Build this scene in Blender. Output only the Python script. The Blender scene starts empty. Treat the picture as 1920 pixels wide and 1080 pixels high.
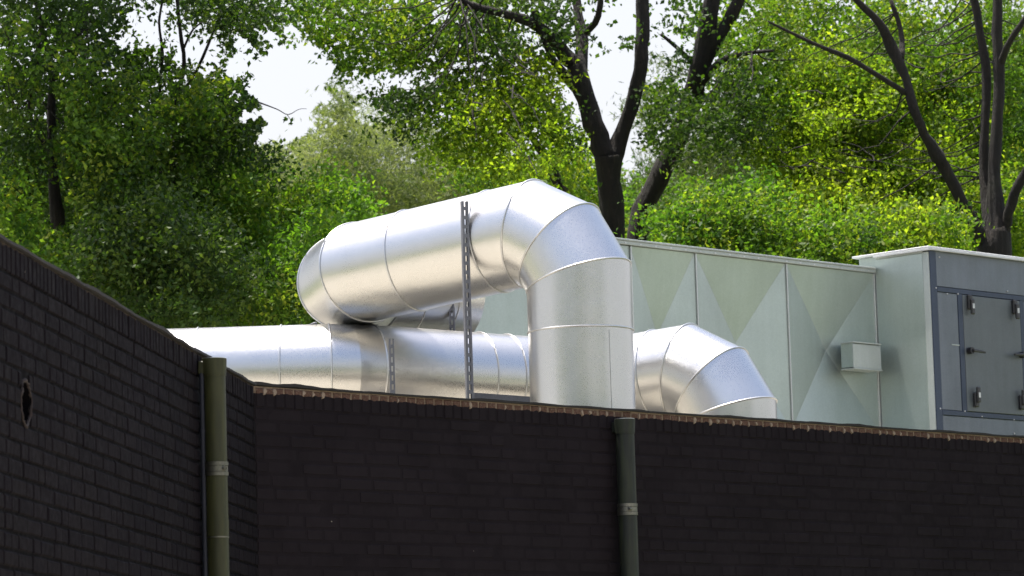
import bpy, bmesh, math, random
import numpy as np
from mathutils import Vector, Matrix
R = math.radians
random.seed(7); RNG = np.random.default_rng(7)
SC = bpy.context.scene
COL = SC.collection

# ------------------------------------------------------------------ camera
F = 7060.0                                   # focal length in pixels of a 1920 px wide picture
CAM = Vector((0, 0, 1.6))
cd = bpy.data.cameras.new('camera'); cam = bpy.data.objects.new('camera', cd); COL.objects.link(cam)
cd.sensor_width = 36; cd.lens = F/1920*36; cd.clip_start = .5; cd.clip_end = 2000
CR = Matrix.Rotation(R(90)+math.atan(890/F), 4, 'X') @ Matrix.Rotation(-.030, 4, 'Z')
cam.matrix_world = Matrix.Translation(CAM) @ CR
cd.dof.use_dof = True; cd.dof.focus_distance = 19.8; cd.dof.aperture_fstop = 9
SC.camera = cam

# ------------------------------------------------------------------ sky, sun, exposure
SUN = Vector((-.20, .12, .95)).normalized()
w = bpy.data.worlds.new('World'); SC.world = w; w.use_nodes = True
nt = w.node_tree; bg = nt.nodes['Background']
sky = nt.nodes.new('ShaderNodeTexSky'); sky.sky_type = 'NISHITA'; sky.sun_disc = False
sky.sun_elevation = math.asin(SUN.z); sky.sun_rotation = math.atan2(SUN.x, SUN.y)
sky.dust_density = 4.5; sky.air_density = 1.0; sky.ozone_density = 1.0
tc = nt.nodes.new('ShaderNodeTexCoord'); sx = nt.nodes.new('ShaderNodeSeparateXYZ'); nt.links.new(tc.outputs['Generated'], sx.inputs[0])
mr = nt.nodes.new('ShaderNodeMapRange'); mr.interpolation_type = 'SMOOTHSTEP'; nt.links.new(sx.outputs[2], mr.inputs[0])
mr.inputs[1].default_value = .62; mr.inputs[2].default_value = .10; mr.inputs[3].default_value = 0; mr.inputs[4].default_value = .92
mxs = nt.nodes.new('ShaderNodeMix'); mxs.data_type = 'RGBA'; nt.links.new(mr.outputs[0], mxs.inputs[0]); nt.links.new(sky.outputs[0], mxs.inputs[6]); mxs.inputs[7].default_value = (2.95, 2.95, 3.05, 1)
nt.links.new(mxs.outputs[2], bg.inputs[0]); bg.inputs[1].default_value = .15
sd = bpy.data.lights.new('sun', 'SUN'); sd.energy = 5.0; sd.angle = R(.5); sd.color = (1, .95, .87)
so = bpy.data.objects.new('sun', sd); COL.objects.link(so)
so.rotation_euler = (-SUN).to_track_quat('-Z', 'Y').to_euler(); so.location = (-10, 10, 30)
SC.view_settings.view_transform = 'Standard'; SC.view_settings.look = 'None'
SC.view_settings.exposure = 1.12; SC.view_settings.gamma = 1; SC.view_settings.use_curve_mapping = False
SC.render.engine = 'CYCLES'; SC.cycles.max_bounces = 8

# ------------------------------------------------------------------ geometry helpers
def ray(px, py):
    v = CR.to_3x3() @ Vector(((px-960)/F, -(py-540)/F, -1)); return v
def P(px, py, Y):                            # the point at world distance Y seen at px, py
    v = ray(px, py); return CAM + v*(Y/v.y)
def PZ(px, py, z):
    v = ray(px, py); return CAM + v*((z-CAM.z)/v.z)
def proj(p):
    q = CR.to_3x3().transposed() @ (Vector(p)-CAM)
    return 960+F*q.x/-q.z, 540-F*q.y/-q.z

def tag(o, label=None, cat=None, group=None, kind=None):
    if label: o['label'] = label
    if cat: o['category'] = cat
    if group: o['group'] = group
    if kind: o['kind'] = kind
    return o
def empty(name, loc=(0, 0, 0), rz=0, parent=None):
    o = bpy.data.objects.new(name, None); COL.objects.link(o); o.location = loc; o.rotation_euler = (0, 0, rz)
    o.empty_display_size = .1
    if parent: o.parent = parent
    return o
def link(name, me, mat=None, parent=None, loc=None):
    o = bpy.data.objects.new(name, me); COL.objects.link(o)
    if mat and not me.materials: me.materials.append(mat)
    if parent: o.parent = parent
    if loc is not None: o.location = loc
    return o
def from_bm(name, bm, mat, parent=None, smooth=False, loc=None):
    bmesh.ops.recalc_face_normals(bm, faces=bm.faces[:])
    me = bpy.data.meshes.new(name); bm.to_mesh(me); bm.free()
    if smooth: me.polygons.foreach_set('use_smooth', [True]*len(me.polygons))
    return link(name, me, mat, parent, loc)
def from_data(name, v, f, mat, parent=None, smooth=False, loc=None):
    me = bpy.data.meshes.new(name); me.from_pydata([tuple(x) for x in v], [], f); me.update()
    if smooth: me.polygons.foreach_set('use_smooth', [True]*len(me.polygons))
    return link(name, me, mat, parent, loc)
def box_bm(bm, a, b, bevel=0):
    a, b = Vector(a), Vector(b); c = (a+b)/2; s = b-a
    r = bmesh.ops.create_cube(bm, size=1, matrix=Matrix.Translation(c) @ Matrix.Diagonal((abs(s.x), abs(s.y), abs(s.z), 1)))
    if bevel:
        es = list({e for v in r['verts'] for e in v.link_edges})
        bmesh.ops.bevel(bm, geom=es, offset=bevel, segments=1, affect='EDGES')
def box(name, a, b, mat, parent=None, bevel=.002):
    bm = bmesh.new(); box_bm(bm, a, b, bevel); return from_bm(name, bm, mat, parent)
def frame_of(d):
    d = d.normalized(); up = Vector((0, 0, 1)) if abs(d.z) < .8 else Vector((0, 1, 0))
    a = d.cross(up).normalized(); return a, a.cross(d).normalized()
def mitre_ring(p, d, n, r, sides):
    a, b = frame_of(d); out = []
    for i in range(sides):
        t = 2*math.pi*i/sides; o = a*math.cos(t)*r + b*math.sin(t)*r
        out.append(p + o - d*(o.dot(n)/d.dot(n)))
    return out
def sweep(pts, r, closed, k=6, taper=None):
    n = len(pts); V = []; Fc = []
    for i, p in enumerate(pts):
        q0 = pts[i-1] if (closed or i > 0) else pts[i]; q1 = pts[(i+1) % n] if (closed or i < n-1) else pts[i]
        d = (q1-q0).normalized(); a, b = frame_of(d); rr = r if taper is None else taper[i]
        for j in range(k):
            t = 2*math.pi*j/k; V.append(p + a*math.cos(t)*rr + b*math.sin(t)*rr)
    for i in range(n if closed else n-1):
        for j in range(k):
            i2 = (i+1) % n; Fc.append((i*k+j, i*k+(j+1) % k, i2*k+(j+1) % k, i2*k+j))
    if not closed: Fc.append(tuple(range(k))[::-1]); Fc.append(tuple((n-1)*k+j for j in range(k)))
    return V, Fc
def cyl(name, p0, p1, r, mat, parent=None, sides=32, r1=None, caps=True):
    d = (Vector(p1)-Vector(p0)).normalized(); r1 = r if r1 is None else r1
    v = mitre_ring(Vector(p0), d, d, r, sides)+mitre_ring(Vector(p1), d, d, r1, sides)
    f = [(i, (i+1) % sides, sides+(i+1) % sides, sides+i) for i in range(sides)]
    o_f = len(f)
    if caps: f += [tuple(range(sides))[::-1], tuple(range(sides, 2*sides))]
    o = from_data(name, v, f, mat, parent, True)
    for i in range(o_f, len(f)): o.data.polygons[i].use_smooth = False
    if caps: 
        m = o.data
        try: m.set_sharp_from_angle(angle=R(50))
        except Exception: pass
    return o

# ------------------------------------------------------------------ materials
def mat(name):
    m = bpy.data.materials.new(name); m.use_nodes = True; t = m.node_tree
    return m, t, t.nodes, t.links, t.nodes['Principled BSDF']
def noise(N, L, scale, detail=4, coord='Object', rough=.6, vec=None, T=None):
    n = N.new('ShaderNodeTexNoise'); n.inputs['Scale'].default_value = scale; n.inputs['Detail'].default_value = detail
    n.inputs['Roughness'].default_value = rough
    if vec is None:
        c = N.new('ShaderNodeTexCoord'); vec = c.outputs[coord]
    L.new(vec, n.inputs['Vector']); return n
def ramp(N, L, src, stops):
    r = N.new('ShaderNodeValToRGB'); e = r.color_ramp.elements
    while len(e) < len(stops): e.new(.5)
    for i, (p, c) in enumerate(stops): e[i].position = p; e[i].color = (*c, 1) if len(c) == 3 else c
    L.new(src, r.inputs[0]); return r
def mix(N, L, fac, a, b, mode='MIX'):
    m = N.new('ShaderNodeMix'); m.data_type = 'RGBA'; m.blend_type = mode
    for s, v in ((0, fac), (6, a), (7, b)):
        if hasattr(v, 'is_output'): L.new(v, m.inputs[s])
        elif s == 0: m.inputs[0].default_value = v
        else: m.inputs[s].default_value = (*v, 1)
    return m.outputs[2]
def math_(N, L, op, a, b=None, c=None):
    m = N.new('ShaderNodeMath'); m.operation = op
    for i, v in enumerate((a, b, c)):
        if v is None: continue
        if hasattr(v, 'is_output'): L.new(v, m.inputs[i])
        else: m.inputs[i].default_value = v
    return m.outputs[0]
def bump(N, L, src, strength, dist, bsdf, prev=None):
    b = N.new('ShaderNodeBump'); b.inputs['Strength'].default_value = strength; b.inputs['Distance'].default_value = dist
    L.new(src, b.inputs['Height'])
    if prev: L.new(prev, b.inputs['Normal'])
    L.new(b.outputs[0], bsdf.inputs['Normal']); return b.outputs[0]

def metal(name, col, rough, spangle=.12, fine=.0004, metallic=1.0, dirt=.15):
    m, t, N, L, B = mat(name)
    v = N.new('ShaderNodeTexVoronoi'); v.inputs['Scale'].default_value = 140
    geo = N.new('ShaderNodeNewGeometry'); L.new(geo.outputs['Position'], v.inputs['Vector'])
    big = noise(N, L, 2.3, 5, vec=geo.outputs['Position']); fn = noise(N, L, 260, 3, vec=geo.outputs['Position'])
    c1 = tuple(x*(1-spangle) for x in col); c2 = tuple(min(1, x*(1+spangle)) for x in col)
    sp = mix(N, L, v.outputs['Color'], c1, c2)
    dr = ramp(N, L, big.outputs[0], [(.35, (1-dirt,)*3), (.7, (1, 1, 1))])
    mp = N.new('ShaderNodeMapping'); mp.inputs['Scale'].default_value = (1, 1, .07); L.new(geo.outputs['Position'], mp.inputs[0])
    st = noise(N, L, 16, 5, vec=mp.outputs[0]); sr = ramp(N, L, st.outputs[0], [(.38, (1-dirt*.38, 1-dirt*.34, 1-dirt*.42)), (.62, (1, 1, 1))])
    c0 = mix(N, L, 1.0, sp, dr.outputs[0], 'MULTIPLY')
    L.new(mix(N, L, 1.0, c0, sr.outputs[0], 'MULTIPLY'), B.inputs['Base Color'])
    rr = N.new('ShaderNodeMapRange'); rr.inputs[3].default_value = rough*.8; rr.inputs[4].default_value = rough*1.3
    L.new(v.outputs['Distance'], rr.inputs[0]); 
    L.new(math_(N, L, 'MULTIPLY_ADD', big.outputs[0], .12, rr.outputs[0]), B.inputs['Roughness'])
    B.inputs['Metallic'].default_value = metallic
    p = bump(N, L, fn.outputs[0], .6, fine, B)
    wv = noise(N, L, 5, 2, vec=geo.outputs['Position'])
    bump(N, L, wv.outputs[0], .35, .004, B, p)
    return m
M_DUCT = metal('galvanised_duct_steel', (.58, .575, .565), .235, .015, .00012, dirt=.05)
M_RING = metal('galvanised_ring_steel', (.62, .62, .62), .30, .05)
M_STRUT = metal('galvanised_strut_steel', (.17, .175, .20), .5, .12, metallic=.35, dirt=.3)
M_PANEL = metal('galvanised_panel_steel', (.44, .50, .47), .30, .05, .0002, .75, dirt=.12)
M_TRIM = metal('pale_trim_metal', (.43, .47, .45), .45, .04, metallic=.3)
M_WHITE = metal('white_roof_cap', (.52, .53, .54), .5, .02, metallic=.0)
M_BLUE = metal('blue_grey_unit_panel', (.17, .19, .22), .42, .05, .0002, .5, dirt=.25)
M_DARKRAIL = metal('dark_blue_rail', (.045, .06, .095), .4, .05, metallic=.4)
M_DOOR = metal('grey_door_panel', (.125, .14, .15), .38, .05, .0002, .5, dirt=.2)
def plain(name, col, rough=.6, metallic=0, var=.25, sc=14, bumpd=.0006):
    m, t, N, L, B = mat(name)
    geo = N.new('ShaderNodeNewGeometry')
    n = noise(N, L, sc, 6, vec=geo.outputs['Position'])
    r = ramp(N, L, n.outputs[0], [(.3, tuple(x*(1-var) for x in col)), (.7, tuple(min(1, x*(1+var)) for x in col))])
    L.new(r.outputs[0], B.inputs['Base Color']); B.inputs['Roughness'].default_value = rough; B.inputs['Metallic'].default_value = metallic
    bump(N, L, n.outputs[0], .5, bumpd, B); return m
M_BLACK = plain('black_plastic', (.012, .012, .014), .35)
M_SLOT = plain('slot_dark', (.008, .008, .009), .8)
M_FELT = plain('roofing_felt', (.010, .008, .007), .85, sc=60)
M_RUST = plain('rusty_rim', (.016, .009, .007), .9, sc=90, var=.5, bumpd=.003)
M_DECK = plain('roof_gravel', (.33, .305, .255), .9, sc=30, bumpd=.01)
M_PAVE = plain('paving', (.36, .33, .28), .9, sc=2.0, bumpd=.004)
M_STRIP = plain('dark_blue_strip', (.008, .010, .018), .7)

def pipe_mat(name, base, moss):
    m, t, N, L, B = mat(name)
    geo = N.new('ShaderNodeNewGeometry'); mp = N.new('ShaderNodeMapping'); mp.inputs['Scale'].default_value = (1, 1, .12)
    L.new(geo.outputs['Position'], mp.inputs[0])
    n = noise(N, L, 38, 6, vec=mp.outputs[0]); n2 = noise(N, L, 9, 4, vec=geo.outputs['Position']); n3 = noise(N, L, 160, 3, vec=geo.outputs['Position'])
    c = mix(N, L, ramp(N, L, n.outputs[0], [(.4, (0, 0, 0)), (.62, (1, 1, 1))]).outputs[0], base, moss)
    c = mix(N, L, ramp(N, L, n2.outputs[0], [(.45, (0, 0, 0)), (.9, (.4, .4, .4))]).outputs[0], c, tuple(x*.5 for x in base))
    L.new(c, B.inputs['Base Color']); B.inputs['Roughness'].default_value = .5; B.inputs['Specular IOR Level'].default_value = .25
    B.inputs['Metallic'].default_value = .0
    bump(N, L, n3.outputs[0], .5, .0006, B); return m
M_PIPE1 = pipe_mat('olive_downpipe', (.024, .026, .011), (.036, .038, .014))
M_PIPE2 = pipe_mat('grey_downpipe', (.013, .0155, .0135), (.022, .027, .016))
M_CLAMP = metal('clamp_steel', (.20, .195, .165), .45, .15, dirt=.5)

def brick_mat(name, ztop, band, paint, paint2, brown, pale):
    """black painted brick; the top band (height below the wall head) was left bare"""
    m, t, N, L, B = mat(name)
    geo = N.new('ShaderNodeNewGeometry'); oi = N.new('ShaderNodeObjectInfo')
    rnd = math_(N, L, 'FRACT', math_(N, L, 'ADD', oi.outputs['Random'], geo.outputs['Random Per Island']))
    sep = N.new('ShaderNodeSeparateXYZ'); L.new(geo.outputs['Position'], sep.inputs[0])
    n1 = noise(N, L, 26, 5, vec=geo.outputs['Position']); n2 = noise(N, L, 120, 4, vec=geo.outputs['Position']); n3 = noise(N, L, 3, 3, vec=geo.outputs['Position'])
    c = mix(N, L, rnd, paint, paint2)
    c = mix(N, L, ramp(N, L, n3.outputs[0], [(.4, (0, 0, 0)), (.7, (.7,)*3)]).outputs[0], c, tuple(x*1.45 for x in paint))
    # sparse chips of bare brick / lime in the paint
    ch = N.new('ShaderNodeTexVoronoi'); ch.inputs['Scale'].default_value = 9; ch.inputs['Randomness'].default_value = 1
    L.new(geo.outputs['Position'], ch.inputs['Vector'])
    sel = N.new('ShaderNodeSeparateColor'); L.new(ch.outputs['Color'], sel.inputs[0])
    chip = math_(N, L, 'MULTIPLY', math_(N, L, 'LESS_THAN', ch.outputs['Distance'], .035), math_(N, L, 'GREATER_THAN', sel.outputs[0], .93))
    c = mix(N, L, chip, c, (.22, .2, .17))
    # bare band
    bc = mix(N, L, n1.outputs[0], brown, tuple(x*.45 for x in brown))
    bc = mix(N, L, ramp(N, L, n2.outputs[0], [(.52, (0, 0, 0)), (.72, (.55,)*3)]).outputs[0], bc, pale)
    edge = math_(N, L, 'SUBTRACT', ztop-band, math_(N, L, 'MULTIPLY', math_(N, L, 'SUBTRACT', n1.outputs[0], .5), .03))
    f = math_(N, L, 'GREATER_THAN', sep.outputs[2], edge)
    L.new(mix(N, L, f, c, bc), B.inputs['Base Color'])
    L.new(ramp(N, L, n1.outputs[0], [(.3, (.6,)*3), (.7, (.9,)*3)]).outputs[0], B.inputs['Roughness']); B.inputs['Specular IOR Level'].default_value = .03
    p = bump(N, L, n2.outputs[0], .55, .0010, B); bump(N, L, n1.outputs[0], .4, .002, B, p)
    return m

# ------------------------------------------------------------------ walls
ZT = 3.40
corner = PZ(478, 722, ZT); rightp = PZ(1920, 820, ZT); leftp = PZ(0, 445, ZT)
U = (rightp-corner).normalized(); UL = (corner-leftp).normalized()
NOUT = Vector((U.y, -U.x, 0))                # outward (towards the camera side)
print('corner', corner, 'right', rightp, 'left', leftp, 'angles', math.degrees(math.atan2(U.y, U.x)), math.degrees(math.atan2(UL.y, UL.x)))
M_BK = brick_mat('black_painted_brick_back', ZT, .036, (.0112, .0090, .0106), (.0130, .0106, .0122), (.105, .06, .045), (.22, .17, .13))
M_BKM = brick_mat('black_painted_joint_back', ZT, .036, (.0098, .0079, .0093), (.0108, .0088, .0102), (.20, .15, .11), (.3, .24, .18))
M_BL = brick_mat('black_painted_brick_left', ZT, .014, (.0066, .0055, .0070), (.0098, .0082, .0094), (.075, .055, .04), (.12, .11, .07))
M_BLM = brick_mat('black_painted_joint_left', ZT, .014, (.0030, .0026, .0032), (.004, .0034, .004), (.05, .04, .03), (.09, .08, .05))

def brick_mesh(name, l, h, d=.05, c=.004):
    v = []
    for (y, i) in ((0, c), (c, 0), (d, 0)):
        for (sx, sz) in ((-1, -1), (1, -1), (1, 1), (-1, 1)): v.append((sx*(l/2-i), y, sz*(h/2-i)))
    f = [(0, 1, 2, 3)]
    for k in (0, 4):
        for j in range(4): f.append((k+j, k+4+j, k+4+(j+1) % 4, k+(j+1) % 4))
    me = bpy.data.meshes.new(name); me.from_pydata(v, [], f); me.update()
    return me
CH = .0625; COPE = .104
def build_wall(origin, direc, x0, x1, name, label, mb, mm, recess, hole=None, seed=1, frame_x=(0, 1), pipe_spots=()):
    rs = random.Random(seed)
    root = empty(name, (origin.x, origin.y, 0), math.atan2(direc.y, direc.x))
    tag(root, label, 'wall')
    M = Matrix.Translation((origin.x, origin.y, 0)) @ Matrix.Rotation(math.atan2(direc.y, direc.x), 4, 'Z')
    # core (mortar face recessed behind the bricks), opened round the vent hole
    bm = bmesh.new()
    if hole:
        hx, hz, hr = hole; q = .16
        box_bm(bm, (x0, recess, 0), (hx-q, .33, ZT-.004)); box_bm(bm, (hx+q, recess, 0), (x1, .33, ZT-.004))
        box_bm(bm, (hx-q, recess, 0), (hx+q, .33, hz-q)); box_bm(bm, (hx-q, recess, hz+q), (hx+q, .33, ZT-.004))
        n = 48; inner = []; outer = []; back = []
        for i in range(n):
            t = 2*math.pi*i/n; rr = hr*(1+.05*math.sin(3*t+1)+.03*math.sin(7*t)); c, s = math.cos(t), math.sin(t)
            inner.append(bm.verts.new((hx+c*rr, recess, hz+s*rr))); k = q/max(abs(c), abs(s))
            outer.append(bm.verts.new((hx+c*k, recess, hz+s*k))); back.append(bm.verts.new((hx+c*rr, .30, hz+s*rr)))
        for i in range(n):
            j = (i+1) % n
            bm.faces.new((inner[i], inner[j], outer[j], outer[i])); bm.faces.new((inner[i], back[i], back[j], inner[j]))
        bm.faces.new(back)
    else: box_bm(bm, (x0, recess, 0), (x1, .33, ZT-.004))
    from_bm('mortar_core', bm, mm, root)
    # courses
    st = [brick_mesh('stretcher_brick', .21, CH-.010), brick_mesh('stretcher_brick', .211, CH-.0085), brick_mesh('stretcher_brick', .209, CH-.011, c=.006)]
    hd = [brick_mesh('header_brick', .10, CH-.010), brick_mesh('header_brick', .101, CH-.009, c=.006)]
    for m_ in st+hd: m_.materials.append(mb)
    cand = []; row = 0; z = ZT-COPE-CH/2+.0
    while z > .04:
        x = x0 - rs.uniform(0, .22); run = 0
        while x < x1:
            if rs.random() < .30 and run < 2: l = .10; run += 1
            else: l = .21; run = 0
            a, b = x, x+l; x += l+.010
            a = max(a, x0+.001); b = min(b, x1-.001)
            if b-a < .03: continue
            pieces = [(a, b)]
            if hole:
                hx, hz, hr = hole; dz = max(0, abs(z-hz)-CH*.35)
                if dz < hr:
                    cw = math.sqrt(hr*hr-dz*dz)+.004+rs.uniform(0, .008); pieces = [(a, min(b, hx-cw)), (max(a, hx+cw), b)]
            for (p, q) in pieces:
                if q-p < .022: continue
                cand.append((p, q, z, l))
        z -= CH; row += 1
    scored = []
    for (a, b, z, l) in cand:
        c = M @ Vector(((a+b)/2, 0, z)); px, py = proj(c)
        sc = 0
        if -15 < px < 1935 and -15 < py < 1090:
            e0 = proj(M @ Vector((a, 0, z))); e1 = proj(M @ Vector((b, 0, z)))
            sc = abs(e1[0]-e0[0])*F/c.y*CH
        scored.append((sc, a, b, z, l))
    scored.sort(key=lambda s: -s[0])
    V = []; Fc = []
    for k, (sc, a, b, z, l) in enumerate(scored):
        me = rs.choice(st if l > .15 else hd); L0 = .21 if l > .15 else .10
        loc = Vector(((a+b)/2, rs.uniform(0, .0035), z+rs.uniform(-.0012, .0012))); sx = (b-a)/L0*rs.uniform(.985, 1.0)
        rot = (rs.uniform(-.012, .012), rs.uniform(-.006, .006), rs.uniform(-.008, .008))
        if k < 300 and sc > 0:
            o = bpy.data.objects.new('brick', me); COL.objects.link(o); o.parent = root
            o.location = loc; o.scale = (sx, 1, 1); o.rotation_euler = rot
        else:
            n0 = len(V); Rr = Matrix.Translation(loc) @ Matrix.Rotation(rot[1], 4, 'Y') @ Matrix.Diagonal((sx, 1, 1, 1))
            V += [Rr @ v.co for v in me.vertices]; Fc += [tuple(n0+i for i in p.vertices) for p in me.polygons]
    o = from_data('brick_courses', V, Fc, mb, root); o['kind'] = 'stuff'
    # coping of bricks on edge
    cm = [brick_mesh('coping_brick', .0535, COPE-.012, .2, .004), brick_mesh('coping_brick', .0545, COPE-.010, .2, .006)]
    for m_ in cm: m_.materials.append(mb)
    x = x0+.03; pieces = []
    while x < x1-.03:
        pieces.append((proj(M @ Vector((x, 0, ZT)))[0], x)); x += .0625
    V = []; Fc = []
    for px, x in pieces:
        me = rs.choice(cm); loc = Vector((x+rs.uniform(-.002, .002), rs.uniform(-.003, .002), ZT-COPE/2-.004+rs.uniform(-.0015, .0015)))
        if -10 < px < 1930:
            o = bpy.data.objects.new('coping_brick', me); COL.objects.link(o); o.parent = root; o.location = loc
            o.rotation_euler = (rs.uniform(-.01, .01), rs.uniform(-.015, .015), 0)
        else:
            n0 = len(V); V += [loc+v.co for v in me.vertices]; Fc += [tuple(n0+i for i in p.vertices) for p in me.polygons]
    if V: o = from_data('coping_run', V, Fc, mb, root); o['kind'] = 'stuff'
    return root, M

LLEN = (corner-leftp).length; BLEN = (rightp-corner).length
# left wall: local x = 0 at the left picture edge
def on_left(px, py):                          # pixel -> (x, z) on the left wall face
    n = Vector((UL.y, -UL.x, 0)); v = ray(px, py); t = (leftp-CAM).dot(n)/v.dot(n); p = CAM+v*t
    return (p-leftp).dot(UL), p.z
def on_back(px, py):
    n = NOUT; v = ray(px, py); t = (corner-CAM).dot(n)/v.dot(n); p = CAM+v*t
    return (p-corner).dot(U), p.z
hx, hz = on_left(50, 755)
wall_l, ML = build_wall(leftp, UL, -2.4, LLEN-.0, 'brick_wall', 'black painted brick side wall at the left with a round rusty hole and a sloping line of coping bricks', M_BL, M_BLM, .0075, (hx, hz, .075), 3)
wall_b, MB_ = build_wall(corner, U, .0, BLEN+2.6, 'brick_wall', 'long black painted brick parapet wall below the silver ducts with a bare brown top band', M_BK, M_BKM, .0035, None, 5)
# ragged rim of the hole
pts = []
for i in range(40):
    t = 2*math.pi*i/40; rr = .077*(1+.04*math.sin(3*t+1)+.03*math.sin(7*t)+random.uniform(-.04, .04))
    pts.append(Vector((hx+math.cos(t)*rr, random.uniform(.0, .006), hz+math.sin(t)*rr)))
v, f = sweep(pts, .0045, True, 5, [random.uniform(.003, .008) for _ in pts]); from_data('hole_rim', v, f, M_RUST, wall_l, True)
# roofing felt lapping the wall heads
def felt(root, x0, x1, bumps, seed):
    rs = random.Random(seed); n = int((x1-x0)/.035); V = []; Fc = []; ph = [rs.uniform(0, 6) for _ in range(5)]
    for i in range(n+1):
        x = x0+(x1-x0)*i/n
        h = .0035*math.sin(x*5+ph[0])*math.sin(x*1.7+ph[1])+.002*math.sin(x*17+ph[2])+rs.uniform(-.001, .001)
        h = max(h, -.002)
        for (bx, bh, bw) in bumps: h += bh*max(0, 1-abs(x-bx)/bw)**1.0
        o = -.009+.003*math.sin(x*9+ph[3])+rs.uniform(-.001, .001)
        V += [(x, o, ZT-.004+h*.6), (x, o, ZT+.006+h), (x, .10, ZT+.010+h*.5), (x, .36, ZT+.008), (x, .36, ZT-.012), (x, .03, ZT-.006)]
    for i in range(n):
        for j in range(6): a = i*6+j; b = i*6+(j+1) % 6; Fc.append((a, b, b+6, a+6))
    Fc += [tuple(range(6)), tuple(n*6+j for j in range(5, -1, -1))]
    from_data('roofing_felt', V, Fc, M_FELT, root)
bx = on_back(553, 717)[0]
felt(wall_b, .0, BLEN+2.6, [(bx, .016, .16), (on_back(1600, 798)[0], .004, .2), (.02, .01, .12)], 2)
felt(wall_l, -2.4, LLEN-.01, [(on_left(300, 610)[0], .012, .3), (on_left(180, 548)[0], .01, .25), (on_left(100, 500)[0], .006, .3)], 4)
# lime runs hanging from some joints of the bare band
M_LIME = plain('lime_drip', (.20, .15, .11), .9, sc=80)
def drips(root, M, x0, x1, seed, p):
    rs = random.Random(seed); V = []; Fc = []; x = x0+.03+.031
    while x < x1:
        px = proj(M @ Vector((x, 0, ZT)))[0]
        k = p*(1.0 if px > 1250 else .45)
        if rs.random() < k:
            wd = rs.uniform(.005, .012); zt = ZT-.012-rs.uniform(0, .008); zb = ZT-.030-rs.uniform(.0, .014)
            n0 = len(V); dx = rs.uniform(-.006, .006)
            ring = [(x-wd*.6, zt), (x+wd*.5, zt-.002), (x+wd, (zt+zb)/2), (x+wd*.6+dx, zb), (x-wd*.4+dx, zb-.003), (x-wd*.9, (zt+zb)/2)]
            V += [(a, -.0045, b) for a, b in ring]+[(a+(a-x)*.3, .004, b+(b-(zt+zb)/2)*.3) for a, b in ring]
            Fc.append(tuple(n0+i for i in range(6)))
            for i in range(6): j = (i+1) % 6; Fc.append((n0+i, n0+6+i, n0+6+j, n0+j))
        x += .0625
    o = from_data('lime_drips', V, Fc, M_LIME, root); o['kind'] = 'stuff'
drips(wall_b, MB_, .0, BLEN+2.5, 8, .6)

# ------------------------------------------------------------------ ground and roof
def sheet(name, pts, z, m):
    o = from_data(name, [(x, y, z) for x, y in pts], [tuple(range(len(pts)))], m); tag(o, kind='structure'); return o
M_GRASS = plain('meadow', (.07, .09, .03), .95, sc=1.2, var=.4, bumpd=.02)
sheet('ground', [(-900, -900), (900, -900), (900, 900), (-900, 900)], 0, M_GRASS)
sheet('pavement', [(-16, -22), (24, -22), (24, 17), (-1.2, 17), (-16, 6)], .004, M_PAVE)
DZ = 3.02
a0 = leftp-UL*2.2+Vector((-UL.y, UL.x, 0))*.30; a1 = corner+Vector((-.12, .30, 0)); a2 = rightp+U*2.4-NOUT*.30
roof = sheet('roof_deck', [(a0.x, a0.y), (a1.x, a1.y), (a2.x, a2.y), (a2.x-9, a2.y+6), (-7.5, a2.y+3), (-9, a0.y+4)], DZ, M_DECK)

# ------------------------------------------------------------------ ducts
SIDES = 96
def duct(name, label, pts, r, rings, bare=(), group=None):
    """pts: axis points; rings: list of (segment index, fraction) of extra straight joints; bare: joints without a bead"""
    base = Vector((pts[-1].x, pts[-1].y, DZ)); root = empty(name, base); tag(root, label, 'duct', group)
    n = len(pts); D = [(pts[i+1]-pts[i]).normalized() for i in range(n-1)]
    nor = [D[0]]+[(D[i-1]+D[i]).normalized() for i in range(1, n-1)]+[D[-1]]
    for i in range(n-1):
        cuts = [0]+sorted(fr for (s, fr) in rings if s == i)+[1]
        for k in range(len(cuts)-1):
            pa = pts[i].lerp(pts[i+1], cuts[k]); pb = pts[i].lerp(pts[i+1], cuts[k+1])
            na = nor[i] if k == 0 else D[i]; nb = nor[i+1] if k == len(cuts)-2 else D[i]
            A = mitre_ring(pa, D[i], na, r, SIDES); B = mitre_ring(pb, D[i], nb, r, SIDES)
            nl = 1; V = [p-base for p in A+B]
            f = [(j, (j+1) % SIDES, SIDES+(j+1) % SIDES, SIDES+j) for j in range(SIDES)]
            seg = from_data('duct_section' if (pb-pa).length > .35 else 'elbow_section', V, f, M_DUCT, root, True)
            first = (k == 0 and i == 0)
            if not first and not (k == 0 and i in bare):
                ring = [p + (p-pa).normalized()*.0015 for p in A]
                v, ff = sweep([p-base for p in ring], .0052, True, 8)
                from_data('seam_ring', v, ff, M_RING, seg, True)
    return root, base
def elbow(Pa, I, Pb, Rb, nj):
    """axis polyline from Pa through corner I to Pb with nj mitre joints on bend radius Rb"""
    d1 = (I-Pa).normalized(); d2 = (Pb-I).normalized(); th = d1.angle(d2); h = th/nj/2
    axis = d1.cross(d2).normalized(); T = Rb*(math.tan(th/2)-math.tan(h)); L = 2*Rb*math.tan(h)
    p = I-d1*T; out = [p]; d = d1.copy()
    for k in range(nj-1):
        d = Matrix.Rotation(th/nj, 3, axis) @ d
        p = p+d*L; out.append(p)
    return out
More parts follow.
